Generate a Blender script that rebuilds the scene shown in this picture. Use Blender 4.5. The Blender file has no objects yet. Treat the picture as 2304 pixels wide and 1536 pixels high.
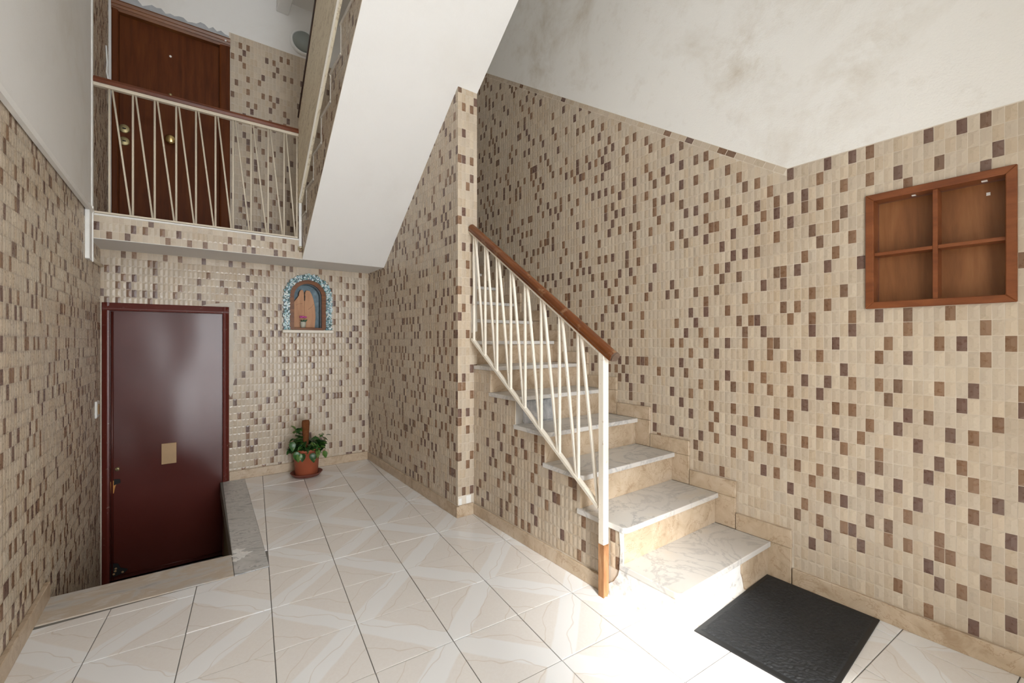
import bpy, bmesh, math, random
from mathutils import Vector, Matrix

# ---------------------------------------------------------------- camera, world, light, exposure
S = 1.25                      # one unit u of the survey below is the camera height, 1.25 m
SC = bpy.context.scene
COL = SC.collection
FPX, CX, CY = 985.0, 1152.0, 767.0
YAW = math.atan(724 / 985)
cam_d = bpy.data.cameras.new('camera'); cam = bpy.data.objects.new('camera', cam_d); COL.objects.link(cam)
cam_d.sensor_width = 36.0; cam_d.lens = FPX / 2304 * 36.0; cam_d.clip_start = 0.02
cam.location = (0, 0, S); cam.rotation_euler = (math.pi / 2, 0, -YAW)
SC.camera = cam

SUN_DIR = Vector((0.42, 1.0, -0.66))          # the way the sunlight travels, in through the street door
SUN_STRENGTH, SUN_ANGLE = 11.5, 13.0
DOOR_POWER, WINDOW_POWER = 155.0, 29.0
world = bpy.data.worlds.new('sky'); SC.world = world; world.use_nodes = True
world.node_tree.nodes['Background'].inputs[0].default_value = (0.80, 0.90, 1.0, 1)
world.node_tree.nodes['Background'].inputs[1].default_value = 1.5
sd = bpy.data.lights.new('sun', 'SUN'); sun = bpy.data.objects.new('sun', sd); COL.objects.link(sun)
sd.energy = SUN_STRENGTH; sd.angle = math.radians(SUN_ANGLE); sd.color = (1.0, 0.97, 0.92)
sun.location = (0, -4, 6); sun.rotation_euler = SUN_DIR.to_track_quat('-Z', 'Y').to_euler()

def area(name, loc, size, power, direction, color=(1, 1, 1)):
    d = bpy.data.lights.new(name, 'AREA'); d.shape = 'RECTANGLE'; d.size, d.size_y = size[0] * S, size[1] * S
    d.energy = power; d.color = color
    o = bpy.data.objects.new(name, d); COL.objects.link(o)
    o.location = Vector(loc) * S; o.rotation_euler = Vector(direction).to_track_quat('-Z', 'Z').to_euler()
    return o
REVEAL = .80                                   # thickness of that wall, deepened to narrow the spread of daylight
FRONT = -0.75                                  # the street wall behind the camera
DOOR_X0, DOOR_X1, DOOR_Z = 0.05, 0.95, 1.92    # street door opening
WIN = (-.30, 1.00, 2.60, 4.20)                 # stair window above it
area('street_door_daylight', ((DOOR_X0 + DOOR_X1) / 2, FRONT - REVEAL + .03, DOOR_Z / 2), (DOOR_X1 - DOOR_X0 - .04, DOOR_Z - .04), DOOR_POWER, (0, 1, 0), (0.945, 0.975, 1.0))
area('stair_window_daylight', ((WIN[0] + WIN[1]) / 2, FRONT - REVEAL + .03, (WIN[2] + WIN[3]) / 2), (WIN[1] - WIN[0] - .04, WIN[3] - WIN[2] - .04), WINDOW_POWER, (0, 1, -.1), (0.95, 0.98, 1.0))
SC.view_settings.view_transform = 'Standard'; SC.view_settings.look = 'None'
SC.view_settings.gamma = 1.0; SC.view_settings.use_curve_mapping = False
SC.view_settings.exposure = -0.18
SC.cycles.max_bounces = 10; SC.cycles.diffuse_bounces = 8

rnd = random.Random(7)
# ---------------------------------------------------------------- helpers
def link(o, parent=None):
    COL.objects.link(o)
    if parent: o.parent = parent
    return o
def obj(name, verts, faces, mat, parent=None, smooth=False, raw=False):
    """one mesh object; verts in survey units"""
    me = bpy.data.meshes.new(name)
    me.from_pydata([tuple(c * S for c in v) for v in verts] if not raw else verts, [], faces); me.update()
    if mat: me.materials.append(mat)
    o = bpy.data.objects.new(name, me); link(o, parent)
    if smooth:
        for p in me.polygons: p.use_smooth = True
    return o
def bm_obj(name, bm, mat, parent=None, smooth=False):
    me = bpy.data.meshes.new(name); bm.normal_update(); bm.to_mesh(me); bm.free()
    if mat: me.materials.append(mat)
    o = bpy.data.objects.new(name, me); link(o, parent)
    if smooth:
        for p in me.polygons: p.use_smooth = True
    return o
def struct(o): o['kind'] = 'structure'; return o
def tag(o, label, cat, group=None):
    o['label'] = label; o['category'] = cat
    if group: o['group'] = group
    return o
def empty(name, loc):
    o = bpy.data.objects.new(name, None); COL.objects.link(o); o.location = Vector(loc) * S
    o.empty_display_size = .05
    return o
def adopt(o, parent):
    """parent an object whose mesh is in world coordinates to a placed empty"""
    o.parent = parent; o.matrix_parent_inverse = Matrix.Translation(parent.location).inverted(); return o
def box(name, x0, x1, y0, y1, z0, z1, mat, parent=None, bev=0.0, seg=1):
    bm = bmesh.new()
    bmesh.ops.create_cube(bm, size=1.0, matrix=Matrix.Translation(Vector(((x0+x1)/2, (y0+y1)/2, (z0+z1)/2)) * S) @ Matrix.Diagonal(Vector(((x1-x0)*S, (y1-y0)*S, (z1-z0)*S, 1))))
    if bev: bmesh.ops.bevel(bm, geom=list(bm.edges), offset=bev * S, segments=seg, affect='EDGES', profile=.5)
    return bm_obj(name, bm, mat, parent)
def prism(name, poly, axis, a0, a1, mat, parent=None, bev=0.0, seg=1):
    """poly in the plane across `axis` ('x': (y,z), 'y': (x,z), 'z': (x,y)) pushed from a0 to a1"""
    def P(p, a):
        v = {'x': (a, p[0], p[1]), 'y': (p[0], a, p[1]), 'z': (p[0], p[1], a)}[axis]
        return Vector(v) * S
    bm = bmesh.new()
    lo = [bm.verts.new(P(p, a0)) for p in poly]; hi = [bm.verts.new(P(p, a1)) for p in poly]
    n = len(poly)
    bm.faces.new(lo); bm.faces.new(hi[::-1])
    for i in range(n): bm.faces.new((lo[i], hi[i], hi[(i+1) % n], lo[(i+1) % n]))
    bmesh.ops.recalc_face_normals(bm, faces=bm.faces)
    if bev: bmesh.ops.bevel(bm, geom=list(bm.edges), offset=bev * S, segments=seg, affect='EDGES', profile=.5)
    return bm_obj(name, bm, mat, parent)
def sheet(name, loops, axis, a, mat, parent=None, thick=0.0, outward=1):
    """flat polygon with holes, given depth `thick` towards `outward` along axis"""
    bm = bmesh.new(); edges = []
    def P(p):
        return Vector({'x': (a, p[0], p[1]), 'y': (p[0], a, p[1]), 'z': (p[0], p[1], a)}[axis]) * S
    for lp in loops:
        vs = [bm.verts.new(P(p)) for p in lp]
        for i in range(len(vs)): edges.append(bm.edges.new((vs[i], vs[(i+1) % len(vs)])))
    bmesh.ops.triangle_fill(bm, edges=edges, use_beauty=True)
    if thick:
        r = bmesh.ops.extrude_face_region(bm, geom=list(bm.faces))
        d = {'x': (1, 0, 0), 'y': (0, 1, 0), 'z': (0, 0, 1)}[axis]
        bmesh.ops.translate(bm, verts=[v for v in r['geom'] if isinstance(v, bmesh.types.BMVert)], vec=Vector(d) * thick * outward * S)
    bmesh.ops.recalc_face_normals(bm, faces=bm.faces)
    return bm_obj(name, bm, mat, parent)
def rect(a0, a1, b0, b1): return [(a0, b0), (a1, b0), (a1, b1), (a0, b1)]
def sweep(name, prof, p0, p1, mat, parent=None, up=(0, 0, 1), smooth=False, bev=0):
    """profile [(side, up)] pushed straight from p0 to p1"""
    p0, p1 = Vector(p0), Vector(p1); t = (p1 - p0).normalized()
    s = t.cross(Vector(up)).normalized(); u = s.cross(t).normalized()
    n = len(prof); vs = []
    for p in (p0, p1):
        for a, b in prof: vs.append(p + s * a + u * b)
    fs = [tuple(range(n)), tuple(range(2*n-1, n-1, -1))] + [(i, i+n, (i+1) % n + n, (i+1) % n) for i in range(n)]
    bm = bmesh.new(); bv = [bm.verts.new(v * S) for v in vs]
    for f in fs: bm.faces.new([bv[i] for i in f])
    bmesh.ops.recalc_face_normals(bm, faces=bm.faces)
    if bev: bmesh.ops.bevel(bm, geom=list(bm.edges), offset=bev * S, segments=1, affect='EDGES')
    return bm_obj(name, bm, mat, parent, smooth)
def ngon(r, n, ph=0): return [(r * math.cos(ph + 2*math.pi*i/n), r * math.sin(ph + 2*math.pi*i/n)) for i in range(n)]
def rod(name, p0, p1, r, mat, parent=None, n=8): return sweep(name, ngon(r, n), p0, p1, mat, parent, up=(0.01, 1, 0.02), smooth=True)
def tube(name, pts, r, mat, parent=None, n=6):
    pts = [Vector(p) for p in pts]; vs = []; fs = []
    for i, p in enumerate(pts):
        t = (pts[min(i+1, len(pts)-1)] - pts[max(i-1, 0)]).normalized()
        s = t.cross(Vector((1, .02, .03))).normalized(); u = s.cross(t)
        for a, b in ngon(r, n): vs.append(tuple(p + s*a + u*b))
    for i in range(len(pts)-1):
        for k in range(n): fs.append((i*n+k, i*n+(k+1) % n, (i+1)*n+(k+1) % n, (i+1)*n+k))
    fs += [tuple(range(n-1, -1, -1)), tuple(range((len(pts)-1)*n, len(pts)*n))]
    return obj(name, vs, fs, mat, parent, True)
def lathe(name, prof, c, mat, parent=None, n=32, axis='z', smooth=True):
    """prof [(radius, height)] round c"""
    vs = []; fs = []
    for r, h in prof:
        for i in range(n):
            a = 2*math.pi*i/n
            if axis == 'z': vs.append((c[0]+r*math.cos(a), c[1]+r*math.sin(a), c[2]+h))
            else: vs.append((c[0]+r*math.cos(a), c[1]+h, c[2]+r*math.sin(a)))
    m = len(prof)
    for j in range(m-1):
        for i in range(n): fs.append((j*n+i, j*n+(i+1) % n, (j+1)*n+(i+1) % n, (j+1)*n+i))
    o = obj(name, vs, fs, mat, parent, smooth)
    bm = bmesh.new(); bm.from_mesh(o.data); bmesh.ops.remove_doubles(bm, verts=bm.verts, dist=1e-5)
    bmesh.ops.recalc_face_normals(bm, faces=bm.faces); bm.to_mesh(o.data); bm.free()
    for p in o.data.polygons: p.use_smooth = smooth
    return o

# ---------------------------------------------------------------- materials
class N:
    """thin wrapper round a node tree"""
    def __init__(s, name, rough=.5, spec=.5, metal=0.0):
        s.m = bpy.data.materials.new(name); s.m.use_nodes = True; s.t = s.m.node_tree
        s.b = s.t.nodes['Principled BSDF']; s.b.inputs['Roughness'].default_value = rough
        s.b.inputs['Specular IOR Level'].default_value = spec; s.b.inputs['Metallic'].default_value = metal
        s.tc = s.t.nodes.new('ShaderNodeTexCoord')
    def node(s, typ, **kw):
        n = s.t.nodes.new(typ)
        for k, v in kw.items(): setattr(n, k, v)
        return n
    def set(s, sock, v):
        if hasattr(v, 'node'): s.t.links.new(v, sock)
        elif isinstance(v, (tuple, list)): sock.default_value = (*v, 1) if len(v) == 3 and len(sock.default_value) == 4 else v
        else: sock.default_value = v
    def coord(s, scale=(1, 1, 1), rot=(0, 0, 0), src='Object'):
        mp = s.node('ShaderNodeMapping'); s.t.links.new(s.tc.outputs[src], mp.inputs[0]); mp.inputs['Rotation'].default_value = rot
        m2 = s.node('ShaderNodeMapping'); s.t.links.new(mp.outputs[0], m2.inputs[0]); m2.inputs['Scale'].default_value = scale
        return m2.outputs[0]
    def noise(s, vec, scale, detail=4, rough=.55, dist=0.0, out=0):
        n = s.node('ShaderNodeTexNoise'); s.t.links.new(vec, n.inputs['Vector'])
        n.inputs['Scale'].default_value = scale; n.inputs['Detail'].default_value = detail
        n.inputs['Roughness'].default_value = rough; n.inputs['Distortion'].default_value = dist
        return n.outputs[out]
    def ramp(s, fac, stops):
        r = s.node('ShaderNodeValToRGB'); s.t.links.new(fac, r.inputs[0]); e = r.color_ramp.elements
        while len(e) > 1: e.remove(e[-1])
        e[0].position = stops[0][0]
        e[0].color = (*stops[0][1], 1) if isinstance(stops[0][1], tuple) else (stops[0][1],)*3 + (1,)
        for p, c in stops[1:]:
            k = e.new(p); k.color = (*c, 1) if isinstance(c, tuple) else (c, c, c, 1)
        return r.outputs[0]
    def mix(s, fac, a, b, mode='MIX'):
        m = s.node('ShaderNodeMix', data_type='RGBA', blend_type=mode)
        s.set(m.inputs['Factor'], fac); s.set(m.inputs['A'], a); s.set(m.inputs['B'], b)
        return m.outputs['Result']
    def math(s, op, a, b=0.0, clamp=False):
        m = s.node('ShaderNodeMath', operation=op, use_clamp=clamp); s.set(m.inputs[0], a); s.set(m.inputs[1], b); return m.outputs[0]
    def base(s, c): s.set(s.b.inputs['Base Color'], c); return s
    def rough(s, r): s.set(s.b.inputs['Roughness'], r); return s
    def bump(s, h, strength=.3, dist=.01):
        b = s.node('ShaderNodeBump'); s.set(b.inputs['Height'], h); b.inputs['Strength'].default_value = strength; b.inputs['Distance'].default_value = dist
        s.t.links.new(b.outputs[0], s.b.inputs['Normal']); return s

def m_tile():
    n = N('glazed_mosaic', .30, .5)
    at = n.node('ShaderNodeAttribute', attribute_name='tint')
    g = n.node('ShaderNodeNewGeometry')
    v = n.coord(src='Object'); mp = n.node('ShaderNodeMapping'); n.t.links.new(g.outputs['Position'], mp.inputs[0])
    f = n.noise(mp.outputs[0], 55, 3); big = n.noise(mp.outputs[0], 2.2, 3)
    c = n.mix(n.ramp(f, [(.35, 0.0), (.75, .35)]), at.outputs['Color'], (.36, .27, .19), 'MIX')
    c = n.mix(.35, at.outputs['Color'], c)
    c = n.mix(n.ramp(big, [(.42, 0.0), (.72, .30)]), c, (.85, .74, .62), 'MULTIPLY')
    n.base(c); n.rough(n.ramp(f, [(.3, .22), (.7, .42)])); n.bump(n.noise(mp.outputs[0], 70, 2), .12, .002)
    return n.m
def m_grout():
    n = N('tile_grout', .9, .2); v = n.coord()
    n.base(n.ramp(n.noise(v, 6, 5), [(.35, (.56, .49, .40)), (.6, (.66, .59, .50)), (.75, (.71, .66, .58))])); n.bump(n.noise(v, 90, 3), .3, .003)
    return n.m
def m_plaster(name='stained_plaster', stain=.75, base=(.80, .785, .75), tex=.25):
    n = N(name, .92, .2); v = n.coord()
    a = n.noise(v, .9, 6, .62, .6); b = n.noise(v, 3.2, 6, .65, .4)
    st = n.math('MULTIPLY', n.ramp(a, [(.50, 0.0), (.68, 1.0)]), n.ramp(b, [(.40, 0.0), (.62, 1.0)]))
    c = n.mix(n.math('MULTIPLY', st, stain), base, (.52, .45, .35))
    c = n.mix(n.math('MULTIPLY', n.ramp(n.noise(v, 9, 6, .7), [(.55, 0.0), (.75, 1.0)]), stain * .35), c, (.55, .49, .41))
    n.base(c); n.bump(n.mix(.5, n.noise(v, 26, 6, .7), n.noise(v, 110, 3)), tex, .012)
    return n.m
def m_marble():
    n = N('grey_marble_tread', .32, .5); v = n.coord(rot=(0, 0, .6))
    ve = n.noise(v, 2.6, 9, .62, 1.6); big = n.noise(v, 1.3, 4)
    c = n.mix(n.ramp(ve, [(.465, 0.0), (.50, .8), (.53, 0.0)]), (.64, .62, .59), (.38, .38, .385))
    c = n.mix(n.ramp(big, [(.4, 0.0), (.7, .6)]), c, (.50, .47, .435))
    c = n.mix(n.ramp(n.noise(v, 1.9, 5), [(.60, 0.0), (.72, .45)]), c, (.62, .48, .28))
    c = n.mix(n.ramp(n.noise(v, 22, 4), [(.68, 0.0), (.74, .6)]), c, (.30, .28, .27))
    n.base(c); n.rough(n.ramp(n.noise(v, 5, 4), [(.3, .25), (.7, .5)])); return n.m
def m_border(name, warm):
    n = N(name, .35, .5); v = n.coord(scale=(1, 2.2, 1) if warm else (.9, 2.4, 1), rot=(0, 0, .05 if warm else .35))
    ve = n.noise(v, 4.0, 8, .62, 1.0)
    if warm: c = n.ramp(ve, [(.30, (.36, .35, .34)), (.44, (.52, .50, .47)), (.56, (.50, .42, .33)), (.66, (.60, .57, .53)), (.8, (.42, .30, .19))])
    else: c = n.ramp(ve, [(.30, (.22, .23, .24)), (.42, (.50, .50, .49)), (.49, (.58, .57, .56)), (.515, (.28, .29, .30)), (.54, (.57, .56, .545)), (.62, (.48, .48, .475)), (.78, (.62, .57, .50))])
    n.base(c); return n.m
def m_stone():
    n = N('veined_beige_stone', .38, .5); v = n.coord(rot=(.3, .5, .2))
    a = n.noise(v, 9, 8, .6, 1.1); b = n.noise(v, 4.5, 6, .6, 2.2)
    c = n.ramp(a, [(.30, (.37, .265, .17)), (.43, (.46, .355, .245)), (.55, (.52, .41, .295)), (.75, (.58, .485, .375))])
    c = n.mix(n.ramp(b, [(.485, 0.0), (.50, .6), (.515, 0.0)]), c, (.30, .185, .10))
    n.base(c); n.bump(n.noise(v, 40, 4), .10, .003); return n.m
def m_floor():
    n = N('pale_floor_tile', .22, .5); uv = n.tc.outputs['UV']; sx = n.node('ShaderNodeSeparateXYZ'); n.t.links.new(uv, sx.inputs[0])
    v = n.coord()
    d = n.math('SUBTRACT', sx.outputs[0], sx.outputs[1])
    w = n.math('ADD', d, n.math('MULTIPLY', n.math('SUBTRACT', n.noise(v, 5, 3), .5), .12))
    band = n.ramp(n.math('ABSOLUTE', w), [(.20, 1.0), (.235, 0.0)])
    # thin wandering veins that run with the diagonal
    mp = n.node('ShaderNodeMapping'); n.t.links.new(uv, mp.inputs[0]); mp.inputs['Rotation'].default_value = (0, 0, math.radians(45))
    vv = n.node('ShaderNodeVectorMath', operation='ADD'); n.t.links.new(mp.outputs[0], vv.inputs[0])
    sc = n.node('ShaderNodeVectorMath', operation='SCALE'); n.t.links.new(v, sc.inputs[0]); sc.inputs['Scale'].default_value = .35
    n.t.links.new(sc.outputs[0], vv.inputs[1])
    wv = n.node('ShaderNodeTexWave', wave_type='BANDS', bands_direction='X'); n.t.links.new(vv.outputs[0], wv.inputs['Vector'])
    wv.inputs['Scale'].default_value = .9; wv.inputs['Distortion'].default_value = 5.5; wv.inputs['Detail'].default_value = 2.5; wv.inputs['Detail Scale'].default_value = 1.3
    fine = n.noise(vv.outputs[0], 26, 4, .6, .5)
    c = n.mix(band, n.ramp(fine, [(.3, (.770, .735, .70)), (.7, (.80, .772, .745))]), (.832, .835, .838))
    c = n.mix(n.ramp(wv.outputs['Fac'], [(.993, 0.0), (.9995, .36)]), c, (.55, .44, .34))
    n.base(c); n.rough(.17); return n.m
def m_wood(name, dark, mid, light, rough=.3, scale=(3, 3, 30), rot=(0, 0, 0), wear=0.0, spec=.35):
    n = N(name, rough, spec); v = n.coord(scale=scale, rot=rot)
    c = n.ramp(n.noise(v, 1.4, 7, .62, .35), [(.28, dark), (.5, mid), (.74, light)])
    if wear: c = n.mix(n.math('MULTIPLY', n.ramp(n.noise(n.coord(), 12, 6, .7), [(.56, 0.0), (.66, 1.0)]), wear), c, (.30, .17, .09))
    n.base(c); n.bump(n.noise(v, 3, 5), .06, .003); return n.m
def m_paint(name, c0, worn=(.33, .20, .11), amt=.6, rough=.5):
    n = N(name, rough, .4); v = n.coord()
    c = n.mix(n.math('MULTIPLY', n.ramp(n.noise(v, 30, 5, .7), [(.63, 0.0), (.70, 1.0)]), amt), c0, worn)
    c = n.mix(n.ramp(n.noise(v, 5, 4), [(.4, 0.0), (.7, .25)]), c, tuple(x * .72 for x in c0))
    n.base(c); n.bump(n.noise(v, 45, 4), .15, .003); return n.m
def m_plain(name, c, rough=.5, spec=.5, metal=0.0, var=.12, bump=0.0, sc=12):
    n = N(name, rough, spec, metal); v = n.coord()
    n.base(n.mix(n.noise(v, sc, 4), tuple(x * (1-var) for x in c), tuple(min(1, x * (1+var)) for x in c)))
    if bump: n.bump(n.noise(v, sc * 4, 4), bump, .004)
    return n.m
def m_reddoor():
    n = N('oxblood_door_paint', .30, .38); v = n.coord()
    n.base(n.ramp(n.noise(v, 2, 3), [(.3, (.072, .014, .010)), (.7, (.088, .018, .013))]))
    n.rough(.27); n.bump(n.noise(n.coord(scale=(1, 1, .6)), 2.1, 1), .35, .05); return n.m
def m_cracked():
    n = N('cracked_cream_paint', .6, .4); v = n.coord(scale=(1, .45, 1.6), rot=(.70, 0, 0))
    a = n.noise(v, 9, 7, .7, 1.0)
    c = n.mix(n.ramp(a, [(.484, 0.0), (.50, .9), (.514, 0.0)]), (.84, .75, .58), (.30, .18, .08))
    c = n.mix(n.ramp(n.noise(v, 2, 5), [(.4, 0.0), (.7, .35)]), c, (.70, .59, .42))
    n.base(c); n.bump(a, .25, .006); return n.m
def m_mat():
    n = N('black_rubber_mat', .62, .5); v = n.coord()
    f = n.noise(v, 230, 3, .7, 1.5)
    n.base(n.ramp(f, [(.35, (.007, .0075, .009)), (.6, (.016, .018, .020)), (.72, (.075, .078, .082))])); n.bump(f, .5, .003); return n.m
def m_leaf():
    n = N('variegated_leaf', .35, .5); oi = n.node('ShaderNodeObjectInfo'); v = n.coord()
    c = n.ramp(oi.outputs['Random'], [(0, (.010, .045, .008)), (.5, (.018, .080, .012)), (.8, (.042, .13, .018)), (1, (.13, .18, .045))])
    c = n.mix(n.ramp(n.noise(v, 55, 4), [(.56, 0.0), (.64, .55)]), c, (.30, .34, .12)); n.base(c); return n.m
def m_attr(name, rough):
    n = N(name, rough, .5); at = n.node('ShaderNodeAttribute', attribute_name='tint'); n.base(at.outputs['Color']); return n.m
def m_glass():
    n = N('frosted_lamp_glass', .28, .5); n.base((.36, .40, .38)); n.b.inputs['Transmission Weight'].default_value = .25; return n.m
def m_repair():
    n = N('grey_cement_repair', .95, .2); v = n.coord()
    a = n.noise(v, 6, 7, .68, .9)
    n.base(n.ramp(a, [(.32, (.22, .22, .23)), (.45, (.40, .41, .42)), (.56, (.52, .52, .53)), (.66, (.66, .65, .63))])); n.bump(a, 1.0, .03); return n.m
def m_brokenplaster():
    n = N('crumbling_plaster', .95, .2); v = n.coord()
    a = n.noise(v, 13, 7, .62, .15)
    n.base(n.ramp(a, [(.30, (.36, .34, .32)), (.42, (.74, .73, .71)), (.60, (.82, .81, .79)), (.74, (.66, .53, .38))])); n.bump(a, .6, .012); return n.m
TILE, GROUT = m_tile(), m_grout()
PLASTER = m_plaster(); PLASTER_L = m_plaster('grey_white_plaster', .25, (.78, .77, .75), .14); SOFFIT = m_plaster('soffit_plaster', .10, (.80, .79, .77), .08)
MARBLE, STONE, FLOOR = m_marble(), m_stone(), m_floor()
BORDER_W, BORDER_G = m_border('brown_veined_marble', True), m_border('grey_veined_marble', False)
W_RAIL = m_wood('varnished_handrail', (.070, .019, .006), (.150, .047, .013), (.24, .088, .030), .28, (14, 1.2, 14), (-.596, 0, 0), .75)
W_RAIL2 = m_wood('dark_handrail', (.075, .018, .008), (.14, .038, .014), (.20, .065, .025), .22, (3, 20, 20))
W_DOOR = m_wood('dark_door_veneer', (.066, .0155, .003), (.102, .0255, .0050), (.140, .040, .0085), .55, (16, 16, 1.6), spec=.18)
W_FRAME = m_wood('door_casing_wood', (.10, .030, .007), (.17, .058, .015), (.25, .095, .028), .35, (2, 2, 26))
W_BOX = m_wood('reddish_frame_wood', (.13, .036, .012), (.21, .066, .022), (.28, .10, .036), .38, (12, 3, 12))
W_PANEL = m_wood('brown_back_panel', (.14, .052, .018), (.23, .093, .034), (.32, .145, .058), .45, (9, 9, .9))
W_CARVE = m_wood('pale_carving_wood', (.36, .17, .09), (.50, .27, .15), (.58, .34, .20), .6, (10, 10, 2))
W_GROOVE = m_plain('groove_shade_wood', (.30, .15, .08), .7)
W_BARE = m_wood('bare_orange_wood', (.19, .075, .028), (.38, .19, .085), (.56, .34, .19), .75, (16, 16, 3))
RAILPAINT = m_paint('chipped_cream_paint', (.80, .74, .64)); RAILPAINT2 = m_paint('old_cream_paint', (.66, .58, .46), amt=.35)
WHITEPAINT = m_paint('white_paint', (.82, .81, .78), (.55, .5, .42), .3)
REDDOOR = m_reddoor(); REDFRAME = m_paint('oxblood_frame_paint', (.105, .016, .010), (.55, .48, .40), .35, .35)
CRACKED, MATM, LEAF = m_cracked(), m_mat(), m_leaf()
BRASS = m_plain('brass', (.62, .46, .20), .25, .5, 1.0); OLDBRASS = m_plain('dull_brass', (.45, .38, .20), .45, .5, .8)
TERRA = m_plain('terracotta', (.36, .095, .045), .55, .4, 0, .15); TERRA2 = m_plain('dark_terracotta', (.19, .052, .034), .5, .4)
SOIL = m_plain('potting_soil', (.035, .022, .014), .95, .2, 0, .4, .6, 60); STAKE = m_plain('moss_pole', (.16, .055, .018), .9, .2, 0, .4, .8, 40)
CEMENT = m_plain('grey_cement_patch', (.40, .41, .43), .9, .2, 0, .35, .8, 9); PATCH = m_brokenplaster(); REPAIR = m_repair()
CHIPS = m_attr('glass_stone_chips', .25); GLASS = m_glass(); BLACK = m_plain('black_hole', (.01, .01, .01), .8)
PLATE = m_plain('tan_plate', (.42, .27, .135), .5); TANWOOD = m_plain('splintered_wood', (.50, .24, .07), .8, .3, 0, .3, .4, 30)
PLASTIC = m_plain('white_plastic', (.82, .82, .80), .4); PINK = m_plain('pink_petal', (.60, .10, .38), .6); GREENF = m_plain('fern_green', (.03, .10, .05), .6)
VASE = m_plain('pale_glass_vase', (.50, .50, .42), .2, .5, 0, .3, 0, 60); BLUESTONE = m_plain('blue_grey_stone', (.20, .27, .31), .7, .3, 0, .6, .8, 30)
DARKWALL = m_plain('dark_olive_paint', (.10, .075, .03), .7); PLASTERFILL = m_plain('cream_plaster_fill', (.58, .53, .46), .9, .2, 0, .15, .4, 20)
STEPEDGE = m_paint('grey_step_edge', (.56, .52, .46))
FLOORGROUT = m_plain('grey_floor_grout', (.20, .19, .175), .9, .2)
CONCRETE = m_plain('concrete', (.40, .38, .35), .9, .2, 0, .2, .3)

# ---------------------------------------------------------------- survey of the place (units u)
XL, XR, YB, YF, YD = -.455, 2.008, 3.741, 3.37, 4.08
XM0, XM1, YM = 1.228, 1.355, 2.19          # spine wall between the flights
ZL, ZS = 1.718, 1.58                       # landing floor, landing soffit
ZC, ZC2 = 4.7, 3.85                        # ceilings
PITZ = -.53
NT, NOSE0, GO, RI, Z1 = 12, .850, .2295, .1427, .148
def nose(n): return NOSE0 + GO * (n - 1)
def tz(n): return Z1 + RI * (n - 1)
SLOPE2 = .7377
def soffit(y): return ZS + SLOPE2 * (YF - y)
def dado(y): return 1.722 if y < .791 else 1.722 + .6665 * (y - .791)

# ---------------------------------------------------------------- mosaic
CW, CH = .02637, .0501                     # pitch of the mosaic pieces
GAP, LIP, RIDGE = .0009, .0005, .0019
_c = random.Random(4)
CREAMS = []
for _b in ((.545, .456, .350), (.518, .430, .328), (.562, .478, .372), (.530, .446, .346), (.492, .404, .302)):
    for _k in range(4):
        _f = _c.uniform(.93, 1.02); _w = _c.uniform(-.008, .008)
        CREAMS.append((_b[0]*_f + _w, _b[1]*_f, _b[2]*_f - _w))
BROWNS = [(.215, .122, .070), (.190, .106, .062), (.150, .090, .068), (.138, .078, .060), (.24, .142, .084), (.170, .102, .066)]
def clip(poly, f):
    out = []
    for i, p in enumerate(poly):
        q = poly[(i+1) % len(poly)]; a, b = f(*p), f(*q)
        if a >= 0: out.append(p)
        if (a >= 0) != (b >= 0):
            t = a / (a - b); out.append((p[0] + t*(q[0]-p[0]), p[1] + t*(q[1]-p[1])))
    return out
def area2(poly): return abs(sum(p[0]*q[1]-q[0]*p[1] for p, q in zip(poly, poly[1:] + poly[:1]))) / 2
def hip(w, h):
    """one mosaic piece: a rectangle with a low hipped ridge, (u, z, depth)"""
    x, z, r = w/2, h/2, h/2 - w*.42
    v = [(-x, -z, 0), (x, -z, 0), (x, z, 0), (-x, z, 0), (-x, -z, LIP), (x, -z, LIP), (x, z, LIP), (-x, z, LIP), (0, -r, RIDGE), (0, r, RIDGE)]
    f = [(0, 1, 5, 4), (1, 2, 6, 5), (2, 3, 7, 6), (3, 0, 4, 7), (4, 5, 8), (5, 6, 9, 8), (6, 7, 9), (7, 4, 8, 9)]
    return v, f
def tinted(me, cols):
    at = me.color_attributes.new('tint', 'FLOAT_COLOR', 'POINT'); buf = []
    for c in cols: buf += [c[0], c[1], c[2], 1.0]
    at.data.foreach_set('color', buf)
SHARED = {}
def shared_piece(col, w, h):
    key = (col, round(w, 5), round(h, 5))
    if key not in SHARED:
        v, f = hip(w, h); me = bpy.data.meshes.new('tile')
        me.from_pydata([(a*S, d*S, z*S) for a, z, d in v], [], [tuple(reversed(q)) for q in f]); me.update()
        tinted(me, [col] * len(v)); me.materials.append(TILE); SHARED[key] = me
    return SHARED[key]
def seen_area(p, du, dz):
    """rough size in the photograph of a piece"""
    def pr(q):
        q = q - Vector((0, 0, 1)); s, c = math.sin(YAW), math.cos(YAW); d = q.x*s + q.y*c
        if d < .05: return None
        return CX + FPX*(q.x*c - q.y*s)/d, CY - FPX*q.z/d
    a, b, c_ = pr(p), pr(p + du), pr(p + dz)
    if not a or not b or not c_ or not (0 <= a[0] <= 2304 and 0 <= a[1] <= 1536): return 0
    return abs((b[0]-a[0])*(c_[1]-a[1]) - (b[1]-a[1])*(c_[0]-a[0]))
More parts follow.
